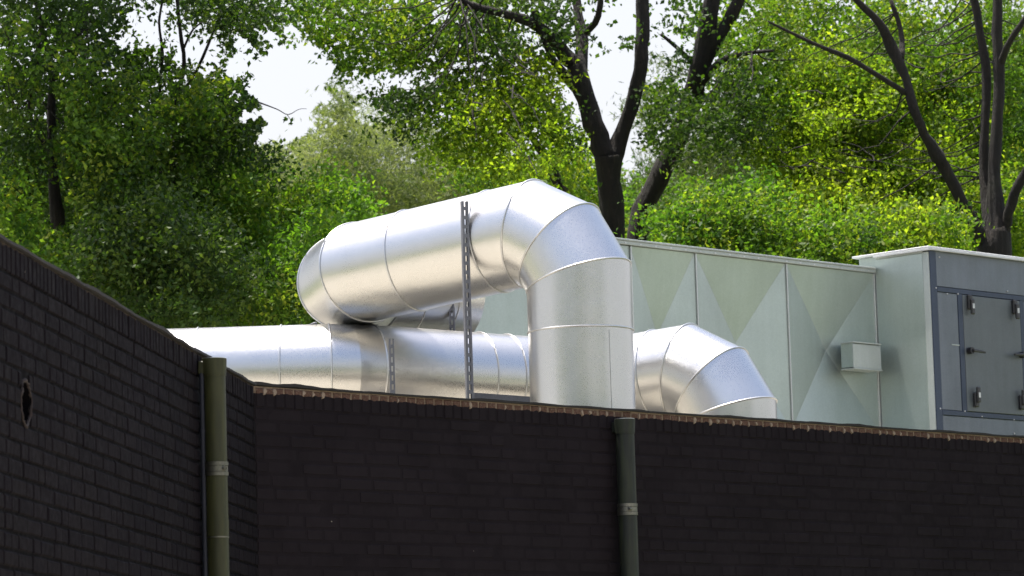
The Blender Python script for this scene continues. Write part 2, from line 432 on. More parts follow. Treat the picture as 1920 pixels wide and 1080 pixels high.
# direction of the two runs that come forward towards the right, from ring ellipses
cam_r = CR.to_3x3()
Fd = (cam_r @ Vector((.854*.976, .854*.216, .52))).normalized()
YA = 20.2
I1 = P(1082, 418, YA); RA = .284
gx = .72; phiG = R(36)
IL = I1 - Fd*1.825
Gd = Vector((math.cos(phiG), math.sin(phiG), -.0))
Gend = IL + Gd*1.36
while proj(Gend)[0] > 858: Gend = Gend - Gd*.01
bottomA = Vector((I1.x, I1.y, DZ+.02))
ptsA = [Gend]+elbow(Gend, IL, I1, .355, 3)
first = ptsA[:]
e2 = elbow(IL, I1, bottomA, .372, 3)
ptsA = first+e2+[bottomA]
print('F dir', Fd, 'Fd slope', math.degrees(math.asin(Fd.z)))
for q in ptsA: print('A', [round(x) for x in proj(q)], round(q.y, 2))
sF = len(first)-1
segF = ptsA[sF+1]-ptsA[sF]
def frac_at(pa, pb, px):
    lo, hi = 0, 1
    s = proj(pb)[0] > proj(pa)[0]
    for _ in range(40):
        m = (lo+hi)/2
        if (proj(pa.lerp(pb, m))[0] < px) == s: lo = m
        else: hi = m
    return lo
frF = [frac_at(ptsA[sF], ptsA[sF+1], 776), frac_at(ptsA[sF], ptsA[sF+1], 932)]
nA = len(ptsA)-2
zr = P(1088, 622, YA).z; frV = (ptsA[nA].z-zr)/(ptsA[nA].z-ptsA[nA+1].z)
frG = [frac_at(ptsA[0], ptsA[1], 812), frac_at(ptsA[0], ptsA[1], 752)]
ductA, baseA = duct('ventilation_duct', 'large upper silver duct that turns down in a big elbow in the middle', ptsA, RA,
      [(sF, frF[0]), (sF, frF[1]), (nA, frV)]+[(0, x) for x in frG])
# standing lock seam down the lowest section of the upright
th = math.radians(-58); c0 = Vector((math.cos(th), math.sin(th), 0))
bm = bmesh.new()
Mx = Matrix.Translation(Vector((I1.x, I1.y, 0))-baseA+c0*(RA+.001)) @ Matrix.Rotation(th, 4, 'Z')
for seg_z0, seg_z1 in ((DZ+.05, zr-.02),):
    r_ = bmesh.ops.create_cube(bm, size=1, matrix=Mx @ Matrix.Translation((0, 0, (seg_z0+seg_z1)/2)) @ Matrix.Diagonal((.004, .007, seg_z1-seg_z0, 1)))
from_bm('lock_seam', bm, M_RING, ductA)

# lower duct: runs behind the left wall, bends, passes behind the upright, comes forward and drops
RC = .274; YC = 21.0
C0 = P(150, 713, YC); J1 = P(617, 699.5, YC)
def step(p, phi, drop, px):                   # from p along heading phi (deg, away) until pixel column px
    d = Vector((math.cos(R(phi)), math.sin(R(phi)), -drop))
    lo, hi = 0, 6
    for _ in range(50):
        m = (lo+hi)/2
        if proj(p+d*m)[0] < px: lo = m
        else: hi = m
    return p+d*lo
J1 = step(C0, 0, .0, 617); J2 = step(J1, 12, .01, 655); J3 = step(J2, 21, .02, 692); JD = step(J3, 29, .035, 1112)
IE = P(1363, 687, JD.y-(1363-1112)/330*.60)
print('JD', proj(JD), JD, 'IE', IE)
ed = elbow(JD, IE, Vector((IE.x, IE.y, DZ)), .35, 3)
ptsC = [C0, J1, J2, J3, JD]+ed+[Vector((IE.x, IE.y, DZ+.02))]
for q in ptsC: print('C', [round(x) for x in proj(q)], round(q.y, 2))
ductC, baseC = duct('ventilation_duct', 'lower silver duct along the parapet, its elbow dropping right of the upright duct', ptsC, RC,
      [(0, frac_at(C0, J1, 374)), (0, frac_at(C0, J1, 530)), (3, frac_at(J3, JD, 893)), (3, frac_at(J3, JD, 945)), (4, frac_at(JD, ed[0], 1236))], bare=(2,))

# ------------------------------------------------------------------ slotted support posts and rail
def strut(name, label, top, zb, rz, w=.041, group='slotted steel posts beside the ducts', horizontal=None):
    """C-shaped slotted channel; local x across the slotted face, y deep, z up"""
    if horizontal is None:
        root = empty(name, (top.x, top.y, zb), rz); L = top.z-zb
    else:
        root = empty(name, top, rz); L = horizontal; root.rotation_euler = (0, R(90), rz)
    tag(root, label, 'support post' if horizontal is None else 'rail', group)
    h = w/2; t = .0035; bm = bmesh.new(); sl = w*.17                 # slot half width
    # slotted web made of two side strips and bridges between slots
    box_bm(bm, (-h, 0, 0), (-sl, t, L)); box_bm(bm, (sl, 0, 0), (h, t, L))
    z = .012; step_ = .05
    while z < L: 
        box_bm(bm, (-sl, 0, z), (sl, t, min(L, z+.020))); z += step_
    from_bm('slotted_face', bm, M_STRUT, root)
    for s in (-1, 1):
        bm = bmesh.new(); box_bm(bm, (s*h, .0005, 0), (s*(h-t), w*.8, L)); box_bm(bm, (s*(h-t), w*.8-t, 0), (s*(h-w*.25), w*.8, L))
        from_bm('side_flange', bm, M_STRUT, root)
    return root
pt = P(872, 377, 20.22)
post1 = strut('support_post', 'tall slotted post in front of the upper duct, reaching down to the parapet', pt, DZ, R(20), .037)
pt2 = P(734, 635, 20.58)
post2 = strut('support_post', 'short dark slotted post in front of the bend in the lower duct', pt2, DZ, R(8), .028)
q3 = P(846, 560, 21.45)
post3 = strut('support_post', 'slotted post in the gap beneath the upper duct, seen behind it', q3, DZ, R(-10), .03)
for p_, w_ in ((post1, .04), (post2, .034), (post3, .034)):
    bm = bmesh.new(); box_bm(bm, (-.07, -.03, 0), (.07, .08, .006), .001); from_bm('base_plate', bm, M_STRUT, p_)
# clamp arm from tall post to the upper duct
d_arm = Matrix.Rotation(-R(24), 3, 'Z')
arm = bmesh.new(); zz = P(885, 443, 20.25).z-DZ
box_bm(arm, (.013, .006, zz-.004), (.05, .020, zz+.010), .001); box_bm(arm, (.035, .004, zz-.010), (.047, .05, zz+.016), .002)
from_bm('clamp_arm', arm, M_STRUT, post1)
# low rail along the wall head from the tall post
ra = P(889, 743, 20.30); rl = .72
rail = empty('mounting_rail', ra, math.atan2(U.y, U.x)); tag(rail, 'grey horizontal steel rail just above the parapet between tall post and upright duct', 'rail')
bm = bmesh.new(); box_bm(bm, (0, 0, -.02), (rl, .003, .02)); box_bm(bm, (0, .003, .017), (rl, .04, .02)); box_bm(bm, (0, .003, -.02), (rl, .04, -.017))
from_bm('rail_channel', bm, M_STRUT, rail)
for a_ in (.02, .62): box('rail_foot', (a_, .01, -(ra.z-DZ)), (a_+.03, .035, -.0201), M_STRUT, rail)
# little hook on the lower duct
hk = P(589, 606, 20.95); 
v, f = sweep([hk+Vector((-.03, 0, -.012)), hk, hk+Vector((.012, 0, .003)), hk+Vector((.02, 0, -.014))], .006, False, 6)
hook = from_data('lifting_lug', [p-baseC for p in v], f, M_STRUT, ductC, True)

# ------------------------------------------------------------------ air handling unit
O = P(1302, 465, 23.5); ZU = O.z; RZ = math.atan2(U.y, U.x)
unit = empty('air_handling_unit', (O.x, O.y, DZ), RZ)
tag(unit, 'long pale air handling unit behind the ducts with cross creased panels and blue grey door', 'ventilation unit')
MU = Matrix.Translation((O.x, O.y, DZ)) @ Matrix.Rotation(RZ, 4, 'Z'); MUi = MU.inverted()
def loc_face(px, py, off=0.0):               # pixel -> local (x, z) on a plane parallel to the face, off metres in front
    n = NOUT; o = O+NOUT*off; v = ray(px, py); t = (o-CAM).dot(n)/v.dot(n); q = MUi @ (CAM+v*t); return q.x, q.z
HT = ZU-DZ
def ux(px, py=560, off=0): return loc_face(px, py, off)[0]
xL = ux(880); x1640 = ux(1641)
edges = [ux(1072, 440), ux(1180, 450), ux(1302, 465), ux(1472, 480), ux(1640, 497)]
pz1 = HT-.035; pz0 = loc_face(1557, 655)[1]*2-pz1
print('unit HT', HT, 'panel bottom', pz0, edges)
DEPTH = .92
box('housing', (xL, .077, pz0-.06), (x1640+.05, DEPTH, HT-.004), M_PANEL, unit)
def cross_panel(x0, x1, z0, z1, h=-.068):
    g = .006; x0 += g; x1 -= g
    c = ((x0+x1)/2, -h, (z0+z1)/2)
    # edges slightly folded back, crease rises to the middle; creases are narrow bevelled valleys
    v = [(x0, -.001, z0), (x1, -.001, z0), (x1, -.001, z1), (x0, -.001, z1), c, (x0, .075, z0), (x1, .075, z0), (x1, .075, z1), (x0, .075, z1)]
    f = [(0, 1, 4), (1, 2, 4), (2, 3, 4), (3, 0, 4), (0, 5, 6, 1), (1, 6, 7, 2), (2, 7, 8, 3), (3, 8, 5, 0)]
    p = from_data('panel', v, f, M_PANEL, unit)
    for (a, b) in ((0, 4), (1, 4), (2, 4), (3, 4)):                       # pressed crease lines
        A = Vector(v[a])+Vector((0, -.0002, 0)); B_ = Vector(v[b]); d = (B_-A).normalized()
        A = A+d*.01; s = d.cross(Vector((0, 1, 0))).normalized()*.0014
        vv = [A-s, A+s, B_+s, B_-s]; vv = [x+Vector((0, -.0004, 0)) for x in vv]+[x+Vector((0, .002, 0)) for x in vv]
        from_data('crease', vv, [(0, 1, 2, 3), (0, 4, 5, 1), (2, 6, 7, 3), (1, 5, 6, 2), (3, 7, 4, 0)], M_TRIM, p)
    return p
for a, b in zip(edges[1:-1], edges[2:]): cross_panel(a, b, pz0, pz1)
box('panel', (xL+.01, -.001, pz0), (edges[0]-.006, .061, pz1), M_PANEL, unit)
box('panel', (edges[0]+.006, -.001, pz0), (edges[1]-.006, .061, pz1), M_PANEL, unit)
box('base_panel', (xL, -.002, .05), (x1640, .02, pz0-.012), M_PANEL, unit)
for x in edges[:-1]:
    bm = bmesh.new(); box_bm(bm, (x-.0045, -.012, pz0), (x+.0045, .008, pz1)); o_ = from_bm('standing_seam', bm, M_RING, unit)
    bm = bmesh.new()
    for k in range(9): z = pz0+.08+k*(pz1-pz0-.16)/8; box_bm(bm, (x+.005, -.010, z-.006), (x+.014, -.002, z+.006))
    from_bm('seam_clips', bm, M_TRIM, o_)['kind'] = 'stuff'
box('seam_post', (edges[-1]-.024, -.010, pz0), (edges[-1]-.008, .010, pz1), M_RING, unit)
box('seam_post', (edges[-1]-.005, -.016, .05), (edges[-1]+.024, .010, HT-.012), M_TRIM, unit)
box('top_flange', (xL-.01, -.022, pz1+.004), (x1640-.01, .012, HT-.008), M_TRIM, unit)
box('top_cap', (xL-.02, -.03, HT-.007), (x1640-.012, DEPTH+.02, HT+.004), M_TRIM, unit, .0015)
bm = bmesh.new(); x = xL+.1
while x < x1640-.05: box_bm(bm, (x-.008, -.0245, pz1+.008), (x+.008, -.0215, pz1+.018)); x += .14
from_bm('flange_screws', bm, M_RING, unit)['kind'] = 'stuff'
# forward box: find how far it stands out so that its corner falls where the photo shows it
lo, hi = 0, 2
for _ in range(50):
    d = (lo+hi)/2; q = MU @ Vector((x1640+.0, -d, HT)); 
    if proj(q)[0] < 1742: lo = d
    else: hi = d
DF = lo; HF = loc_face(1742, 463, DF)[1]; xr = ux(2240, 520, DF)
print('DF', DF, 'HF', HF, 'HT', HT)
XS = x1640+.0
def fx(px, py): return loc_face(px, py, DF)
zb_ = .06
box('fan_section', (XS+.02, -DF+.02, zb_), (xr, .14, HF-.012), M_PANEL, unit, .001)
box('side_panel', (XS, -DF+.055, zb_), (XS+.018, -.016, HF-.035), M_PANEL, unit)
box('corner_trim', (XS-.004, -DF+.004, zb_), (XS+.03, -DF+.052, HF-.03), M_TRIM, unit)
box('side_top_rail', (XS-.003, -DF+.052, HF-.034), (XS+.02, -.017, HF-.010), M_TRIM, unit)
xa = fx(1746, 600)[0]; 
cw = fx(1759, 600)[0]
box('corner_rail', (XS+.006, -DF-.004, zb_), (cw, -DF+.02, HF-.02), M_DARKRAIL, unit)
def zz_(px, py): return fx(px, py)[1]
ztp = zz_(1750, 482); zr1a = zz_(1752, 537); zr1b = zz_(1752, 546); zr2a = zz_(1758, 768); zr2b = zz_(1758, 777)
xv0, xv1 = fx(1799, 650)[0], fx(1807, 650)[0]; xd1, xd2 = fx(1915.5, 670)[0], fx(1923, 670)[0]
box('front_panel', (cw+.003, -DF-.001, zr1a+.004), (xr, -DF+.019, HF-.022), M_BLUE, unit)
box('rail', (cw, -DF-.006, zr1b), (xr, -DF+.018, zr1a), M_DARKRAIL, unit)
box('front_panel', (cw+.004, -DF-.001, zr2a+.003), (xv0-.003, -DF+.019, zr1b-.003), M_BLUE, unit)
box('rail', (xv0, -DF-.006, zr2a), (xv1, -DF+.018, zr1b), M_DARKRAIL, unit)
box('rail', (cw, -DF-.006, zr2b), (xr, -DF+.018, zr2a), M_DARKRAIL, unit)
box('front_panel', (cw+.004, -DF-.001, zb_), (xr, -DF+.019, zr2b-.004), M_BLUE, unit)
box('rail', (xd1, -DF-.006, zr2a), (xd2, -DF+.018, zr1b), M_DARKRAIL, unit)
box('front_panel', (xd2+.003, -DF-.001, zr2a+.003), (xr, -DF+.019, zr1b-.003), M_BLUE, unit)
door = box('door', (xv1+.003, -DF-.008, zr2a+.004), (xd1-.003, -DF+.019, zr1b-.004), M_DOOR, unit, .003)
box('roof_cap', (XS-.03, -DF-.02, HF-.010), (xr+.02, .16, HF+.004), M_WHITE, unit, .003)
box('roof_cap_edge', (XS-.032, -DF-.028, HF-.024), (XS-.006, -.02, HF-.0105), M_WHITE, unit, .001)
box('roof_cap_edge', (XS-.0055, -DF-.028, HF-.022), (xr+.02, -DF-.0105, HF-.0105), M_WHITE, unit, .001)
box('door_edge_strip', (fx(1784, 645)[0], -DF-.004, fx(1784, 646)[1]-.004), (fx(1799, 647)[0], -DF-.001, fx(1784, 646)[1]+.004), M_TRIM, unit)
# rivets along the rails
bm = bmesh.new()
for (px, py) in ((1775, 551), (1795, 551), (1754, 540), (1840, 781), (1900, 787), (1762, 766), (1808, 771), (1888, 546), (1901, 813), (1760, 482)):
    x, z = fx(px, py); bmesh.ops.create_icosphere(bm, subdivisions=1, radius=.006, matrix=Matrix.Translation((x, -DF-.005, z)))
from_bm('rivets', bm, M_WHITE, unit)['kind'] = 'stuff'
def toggle(px, py, flip):                    # compression latch: base block, hub and grip
    x, z = fx(px, py); y = -DF-.008; root = empty('latch', (x, y, z), 0, unit)
    s = -1 if flip else 1
    bm = bmesh.new(); box_bm(bm, (-.026, -.022, -.05), (.020, 0, .05), .008); from_bm('latch_base', bm, M_BLACK, root)
    bm = bmesh.new(); box_bm(bm, (-.022, -.040, -.085 if s > 0 else -.02), (.016, -.021, .02 if s > 0 else .085), .007); from_bm('latch_grip', bm, M_BLACK, root)
    bm = bmesh.new(); box_bm(bm, (-.014, -.0425, -.045 if s > 0 else .012), (.006, -.0395, -.012 if s > 0 else .045)); from_bm('latch_pin', bm, M_WHITE if s > 0 else M_RING, root)
    return root
def lever(px, py, side):
    x, z = fx(px, py); y = -DF-.008; root = empty('door_handle', (x, y, z), 0, unit)
    cyl('handle_hub', (0, 0, 0), (0, -.035, 0), .022, M_BLACK, root, 16)
    bm = bmesh.new(); box_bm(bm, (.0 if side > 0 else -.13, -.05, -.012), (.13 if side > 0 else .0, -.034, .010), .006)
    for v in bm.verts:
        if abs(v.co.x) > .08: v.co.z = (v.co.z)*.7-.006
    from_bm('handle_grip', bm, M_BLACK, root)
toggle(1815, 567, False); toggle(1899, 576, False); toggle(1827, 750, True); toggle(1912, 755, True)
lever(1814, 658, 1); lever(1912, 666, -1)
for o in list(bpy.data.objects):             # latches belong to the door
    if o.name.split('.')[0] in ('latch', 'door_handle'): o.parent = unit
# junction box on the pale face
jx0, jz1 = loc_face(1597, 641, .10); jx1, _ = loc_face(1648, 646, .10); jz0 = loc_face(1597, 689, .10)[1]
jb = box('junction_box', (jx0+.004, -.10, jz0+.004), (jx1-.002, -.002, jz1-.006), M_PANEL, unit, .002)
box('box_lid', (jx0, -.112, jz0-.002), (jx1+.002, -.1005, jz1-.012), M_TRIM, jb, .002)
box('box_hood', (jx0-.004, -.118, jz1-.0055), (jx1+.004, -.004, jz1+.003), M_TRIM, jb, .001)
box('box_lip', (jx0-.006, -.120, jz0-.010), (jx1+.004, -.004, jz0-.003), M_TRIM, jb, .001)
for x in (xL+.3, xL+1.2, XS-.2): box('skid', (x-.06, .1, .0), (x+.06, DEPTH-.1, pz0-.062), M_STRUT, unit)

# ------------------------------------------------------------------ downpipes
def downpipe(name, label, M, root_wall, xw, zt, r, mp, clamp_z, extras, spout_dx, pxc):
    """M: wall matrix; local x along wall, -y out of the wall"""
    off = r+.018
    lo, hi = xw-1.5, xw+1.5
    for _ in range(40):
        xw = (lo+hi)/2
        if proj(M @ Vector((xw, -off, zt)))[0] < pxc: lo = xw
        else: hi = xw
    base = M @ Vector((xw, -off, 0)); rz = M.to_euler().z
    root = empty(name, base, rz); tag(root, label, 'downpipe')
    cyl('pipe_tube', (0, 0, .02), (0, 0, zt-.02), r, mp, root, 40)
    cyl('socket', (0, 0, zt-.075), (0, 0, zt), r*1.06, mp, root, 40, r*1.14)
    # outlet spout from the wall into the top
    bm = bmesh.new(); box_bm(bm, (-r*.7+spout_dx, .0, zt-.066), (r*.7+spout_dx, off-.002, zt-.010), .004); from_bm('spout', bm, mp, root)
    cyl('water_rim', (0, 0, zt-.001), (0, 0, zt+.003), r*1.06, M_RING, root, 40)
    for cz in clamp_z:
        c_ = empty('pipe_clamp', (0, 0, cz), 0, root)
        for dz in (-.022, .022): cyl('clamp_band', (0, 0, dz-.008), (0, 0, dz+.008), r*1.09, M_CLAMP, c_, 40)
        cyl('clamp_strap', (0, 0, -.012), (0, 0, .012), r*1.05, M_CLAMP, c_, 40)
        bm = bmesh.new(); box_bm(bm, (-.008, .0, -.012), (.008, off-.002, .012), .001); from_bm('wall_bracket', bm, M_CLAMP, c_)
        a = Vector((-.55, -.83, 0)) * r*1.12
        cyl('clamp_bolt', a-Vector((.012, .002, 0)), a+Vector((.012, .002, 0)), .008, M_CLAMP, c_, 12)
    for ez in extras: cyl('repair_sleeve', (0, 0, ez[0]), (0, 0, ez[1]), r*1.03, mp, root, 40); cyl('sleeve_edge', (0, 0, ez[0]-.003), (0, 0, ez[0]+.003), r*1.05, M_CLAMP, root, 40)
    return root
xw, zt1 = on_left(402, 688)
YP1 = (ML @ Vector((xw, 0, 0))).y; s1 = F/YP1
zc = P(405, 893, YP1).z; z1 = P(408, 985, YP1).z; z2 = P(408, 1018, YP1).z
downpipe('downpipe', 'olive green downpipe on the left wall near the inner corner', ML, wall_l, xw+.0, P(400, 689, YP1-.05).z, 20.8/s1, M_PIPE1, [zc, zc-1.3], [(z2, z1)], 0, 401)
xw2, _ = on_back(1173, 795); YP2 = (MB_ @ Vector((xw2, 0, 0))).y; s2 = F/YP2
zc2 = P(1177, 958, YP2).z
downpipe('downpipe', 'dark grey green downpipe fixed to the long parapet wall below the upright duct', MB_, wall_b, xw2, P(1170, 788, YP2-.05).z, 17.5/s2, M_PIPE2, [zc2, zc2-1.3], [], 0, 1171)
# narrow dark strip left of the olive pipe, shaped as a thin banded tube
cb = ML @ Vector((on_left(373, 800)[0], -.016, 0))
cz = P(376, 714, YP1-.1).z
con = empty('dark_strip', (cb.x, cb.y, 0)); tag(con, 'thin dark blue strip running down the left wall beside the olive pipe', 'dark_strip')
cyl('strip_tube', (0, 0, .02), (0, 0, cz), .011, M_STRIP, con, 16)
for zq in (cz-.25, cz-.8, cz-1.4): cyl('strip_band', (0, 0, zq-.008), (0, 0, zq+.008), .0135, M_STRIP, con, 16)

# ------------------------------------------------------------------ trees
def leaf_mat(name, c_dark, c_mid, c_light, trans=.42, rough=.5):
    m, t, N, L, B = mat(name); N.remove(B); out = N['Material Output']
    at = N.new('ShaderNodeAttribute'); at.attribute_name = 'tint'
    r = ramp(N, L, at.outputs['Fac'], [(0, c_dark), (.55, c_mid), (1, c_light)])
    d = N.new('ShaderNodeBsdfPrincipled'); d.inputs['Roughness'].default_value = rough; d.inputs['Specular IOR Level'].default_value = .16
    tr = N.new('ShaderNodeBsdfTranslucent'); mx = N.new('ShaderNodeMixShader'); mx.inputs[0].default_value = trans
    L.new(r.outputs[0], d.inputs['Base Color'])
    L.new(mix(N, L, 1, r.outputs[0], (1.55, 1.75, .5), 'MULTIPLY'), tr.inputs['Color'])
    L.new(d.outputs[0], mx.inputs[1]); L.new(tr.outputs[0], mx.inputs[2]); L.new(mx.outputs[0], out.inputs[0])
    return m
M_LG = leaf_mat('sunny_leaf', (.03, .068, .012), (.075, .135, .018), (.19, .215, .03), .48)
M_LY = leaf_mat('yellow_green_leaf', (.045, .095, .012), (.15, .21, .022), (.25, .28, .034), .6)
M_LH = leaf_mat('hedge_leaf', (.035, .085, .014), (.085, .165, .022), (.19, .24, .032), .52)
M_LD = leaf_mat('dark_leaf', (.013, .030, .008), (.031, .060, .013), (.08, .115, .020), .42)  # darker leaf colour, which also carries the shade on the left trees
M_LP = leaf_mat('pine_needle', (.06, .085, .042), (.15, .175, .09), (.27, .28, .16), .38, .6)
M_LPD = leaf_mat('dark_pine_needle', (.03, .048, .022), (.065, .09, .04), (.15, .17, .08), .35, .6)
m, t, N, L, B = mat('bark'); M_BARK = m
geo = N.new('ShaderNodeNewGeometry'); mp = N.new('ShaderNodeMapping'); mp.inputs['Scale'].default_value = (1, 1, .22); L.new(geo.outputs['Position'], mp.inputs[0])
n = noise(N, L, 22, 7, vec=mp.outputs[0], rough=.7); n2 = noise(N, L, 4, 4, vec=geo.outputs['Position'])
r = ramp(N, L, n.outputs[0], [(.35, (.005, .0035, .003)), (.58, (.013, .0095, .007)), (.74, (.045, .034, .026))])
L.new(mix(N, L, ramp(N, L, n2.outputs[0], [(.55, (0, 0, 0)), (.75, (.5,)*3)]).outputs[0], r.outputs[0], (.022, .024, .012)), B.inputs['Base Color']); B.inputs['Roughness'].default_value = .95
bump(N, L, n.outputs[0], 1, .06, B)

def limb(name, pts, parent, base, k=14, wob=.07):
    """pts: (px, py, Y, half width in px)"""
    ctl = [(P(a, b, c), d/F*c) for a, b, c, d in pts]; out = []; rad = []
    n = len(ctl)
    for i in range(n-1):
        p0 = ctl[max(i-1, 0)][0]; p1 = ctl[i][0]; p2 = ctl[i+1][0]; p3 = ctl[min(i+2, n-1)][0]
        m_ = max(3, int((p2-p1).length/.12))
        for j in range(m_ + (1 if i == n-2 else 0)):
            t = j/m_; q = .5*((2*p1)+(p2-p0)*t+(2*p0-5*p1+4*p2-p3)*t*t+(3*p1-p0-3*p2+p3)*t*t*t)
            r = ctl[i][1]*(1-t)+ctl[i+1][1]*t
            q = q+Vector((random.gauss(0, 1), random.gauss(0, 1), 0))*wob*r; out.append(q-base); rad.append(r*random.uniform(.93, 1.09))
    v, f = sweep(out, 0, False, k, rad)
    return from_data(name, v, f, M_BARK, parent, True)

def foliage(name, blobs, mat_, parent, base, size=(.026, .056), aspect=.6, cl_r=(.07, .26), per=66, needle=False, seed=0, droop=.0, tilt=0., holes=.45):
    """blobs: (px, py, rx, ry, Ynear, Yfar, clumps). Leaves gather in small sprays round each twig end."""
    g = np.random.default_rng(seed); C = []; T = []
    for (px, py, rx, ry, y0, y1, n) in blobs:
        for _ in range(n):
            a = g.uniform(0, 2*math.pi); rr = math.sqrt(g.uniform(0, 1))
            x = px+rx*rr*math.cos(a); y = py+ry*rr*math.sin(a); dep = g.uniform(y0, y1)
            dep += tilt*max(0, 470-y)/235
            c = P(x, y, dep)
            hv = math.sin(c.x*5.1+seed)*math.sin(c.z*6.3+c.x*2+seed*2)+.6*math.sin(c.x*11+c.z*3)*math.sin(c.z*13-c.x*4+seed)
            if hv > .55-.0 and g.uniform() < holes*1.6: continue
            s = g.uniform(*cl_r); k = int(per*g.uniform(.5, 1.4)*(s/np.mean(cl_r))**2)
            if k < 3: continue
            # a spray: leaves along 3-5 short twigs from the centre
            nt_ = g.integers(3, 6); dirs = g.normal(size=(nt_, 3)); dirs[:, 2] *= .55; dirs /= np.linalg.norm(dirs, axis=1)[:, None]
            w_ = g.integers(0, nt_, k); tt = g.uniform(.05, 1, k)
            q = dirs[w_]*tt[:, None]*s*1.25+g.normal(size=(k, 3))*s*.26
            q[:, 2] -= droop*tt*s
            C.append(np.array(c)[None]+q); T.append(np.clip(g.normal(g.uniform(.12, .78), .12)+g.normal(size=k)*.11, 0, 1))
    C = np.concatenate(C); T = np.concatenate(T); kp = openings(C, g); C = C[kp]-np.array(base)[None]; T = T[kp]; n = len(C)
    a = g.normal(size=(n, 3)); a[:, 2] -= .25; a /= np.linalg.norm(a, axis=1)[:, None]
    b = g.normal(size=(n, 3)); b -= a*(a*b).sum(1)[:, None]; b /= np.linalg.norm(b, axis=1)[:, None]; nn = np.cross(a, b)
    l = g.uniform(*size, n)[:, None]; w_ = l*aspect*g.uniform(.75, 1.2, n)[:, None]
    V = np.empty((n, 4, 3), np.float32)
    V[:, 0] = C-a*l/2; V[:, 1] = C+b*w_/2+nn*w_*.18-a*l*.06; V[:, 2] = C+a*l/2; V[:, 3] = C-b*w_/2+nn*w_*.18-a*l*.06
    me = bpy.data.meshes.new(name); me.vertices.add(n*4); me.vertices.foreach_set('co', V.ravel())
    idx = (np.arange(n)[:, None]*4+np.array([0, 1, 2, 0, 2, 3])[None]).ravel().astype(np.int32)
    me.loops.add(n*6); me.loops.foreach_set('vertex_index', idx)
    me.polygons.add(n*2); me.polygons.foreach_set('loop_start', np.arange(n*2, dtype=np.int32)*3)
    me.update(calc_edges=True)
    at = me.attributes.new('tint', 'FLOAT', 'POINT'); at.data.foreach_set('value', np.repeat(T, 4).astype(np.float32))
    global NLEAF; NLEAF += n
    return link(name, me, mat_, parent)
NLEAF = 0; QG = np.random.default_rng(1)
# openings between the crowns through which the sky shows (direction from the yard, size, how empty)
OPEN = [(535, 165, 75, 95, 1), (455, 120, 30, 40, .9), (600, 130, 25, 40, .9), (520, 240, 40, 40, .9), (265, 60, 42, 34, .8), (370, 85, 46, 40, .72), (300, 30, 50, 18, .5), (395, 110, 34, 22, .6),
        (700, 155, 50, 22, .8), (770, 150, 45, 22, .75), (690, 210, 26, 22, .6), (1148, 130, 34, 80, .88), (1150, 40, 44, 50, .93), (1150, 220, 22, 60, .55), (1245, 50, 38, 55, .9), (1240, 120, 28, 36, .7), (1105, 20, 30, 40, .8),
        (825, 20, 20, 26, .8), (1176, 300, 12, 40, .9), (205, 130, 22, 26, .6), (110, 140, 26, 18, .5), (235, 245, 22, 26, .5), (820, 110, 22, 18, .6), (870, 130, 22, 14, .6), (745, 300, 30, 30, .4), (1430, 110, 26, 18, .6), (330, 165, 30, 22, .5), (905, 105, 24, 20, .5), (1410, 20, 60, 16, .5)]
# thin spots of foliage in front of the stems
CLEAR = [(1150, 440, 1140, 290, 40, 30.3, .95), (1140, 300, 1078, 128, 34, 30.3, .93), (1148, 300, 1203, 110, 32, 30.3, .95), (1203, 110, 1204, -60, 30, 30.3, .95), (1078, 128, 950, 25, 24, 30.3, .75), (1090, 110, 1080, -40, 20, 30.3, .7),
         (1197, 450, 1265, 275, 44, 31.3, 1), (1285, 220, 1322, 80, 34, 31.3, .9), (1322, 80, 1340, -60, 30, 31.3, .9), (1322, 110, 1400, -20, 26, 31.3, .85),
         (1868, 470, 1864, 340, 34, 29.3, .9), (1864, 340, 1872, -40, 30, 29.3, .8), (1850, 460, 1735, 255, 26, 29.3, .93), (1735, 255, 1672, 90, 26, 29.3, .85), (1672, 90, 1600, 0, 22, 29.3, .85), (1700, 170, 1540, 88, 14, 29.3, .8), (1885, 450, 1930, 300, 22, 29.3, .85), (1876, 120, 1935, 20, 18, 29.3, .8),
         (112, 460, 96, 200, 24, 27.3, 1), (96, 200, 60, 0, 14, 27.3, .7), (98, 290, 55, 200, 12, 27.2, .8), (318, 420, 345, 120, 12, 28.2, .6), (345, 120, 330, 0, 12, 28.2, .8), (300, 180, 300, 20, 10, 28.2, .8), (330, 190, 410, 40, 10, 28.2, .75), (1050, 350, 985, 245, 18, 32.2, .85)]
CRT = np.array(CR.to_3x3().transposed())
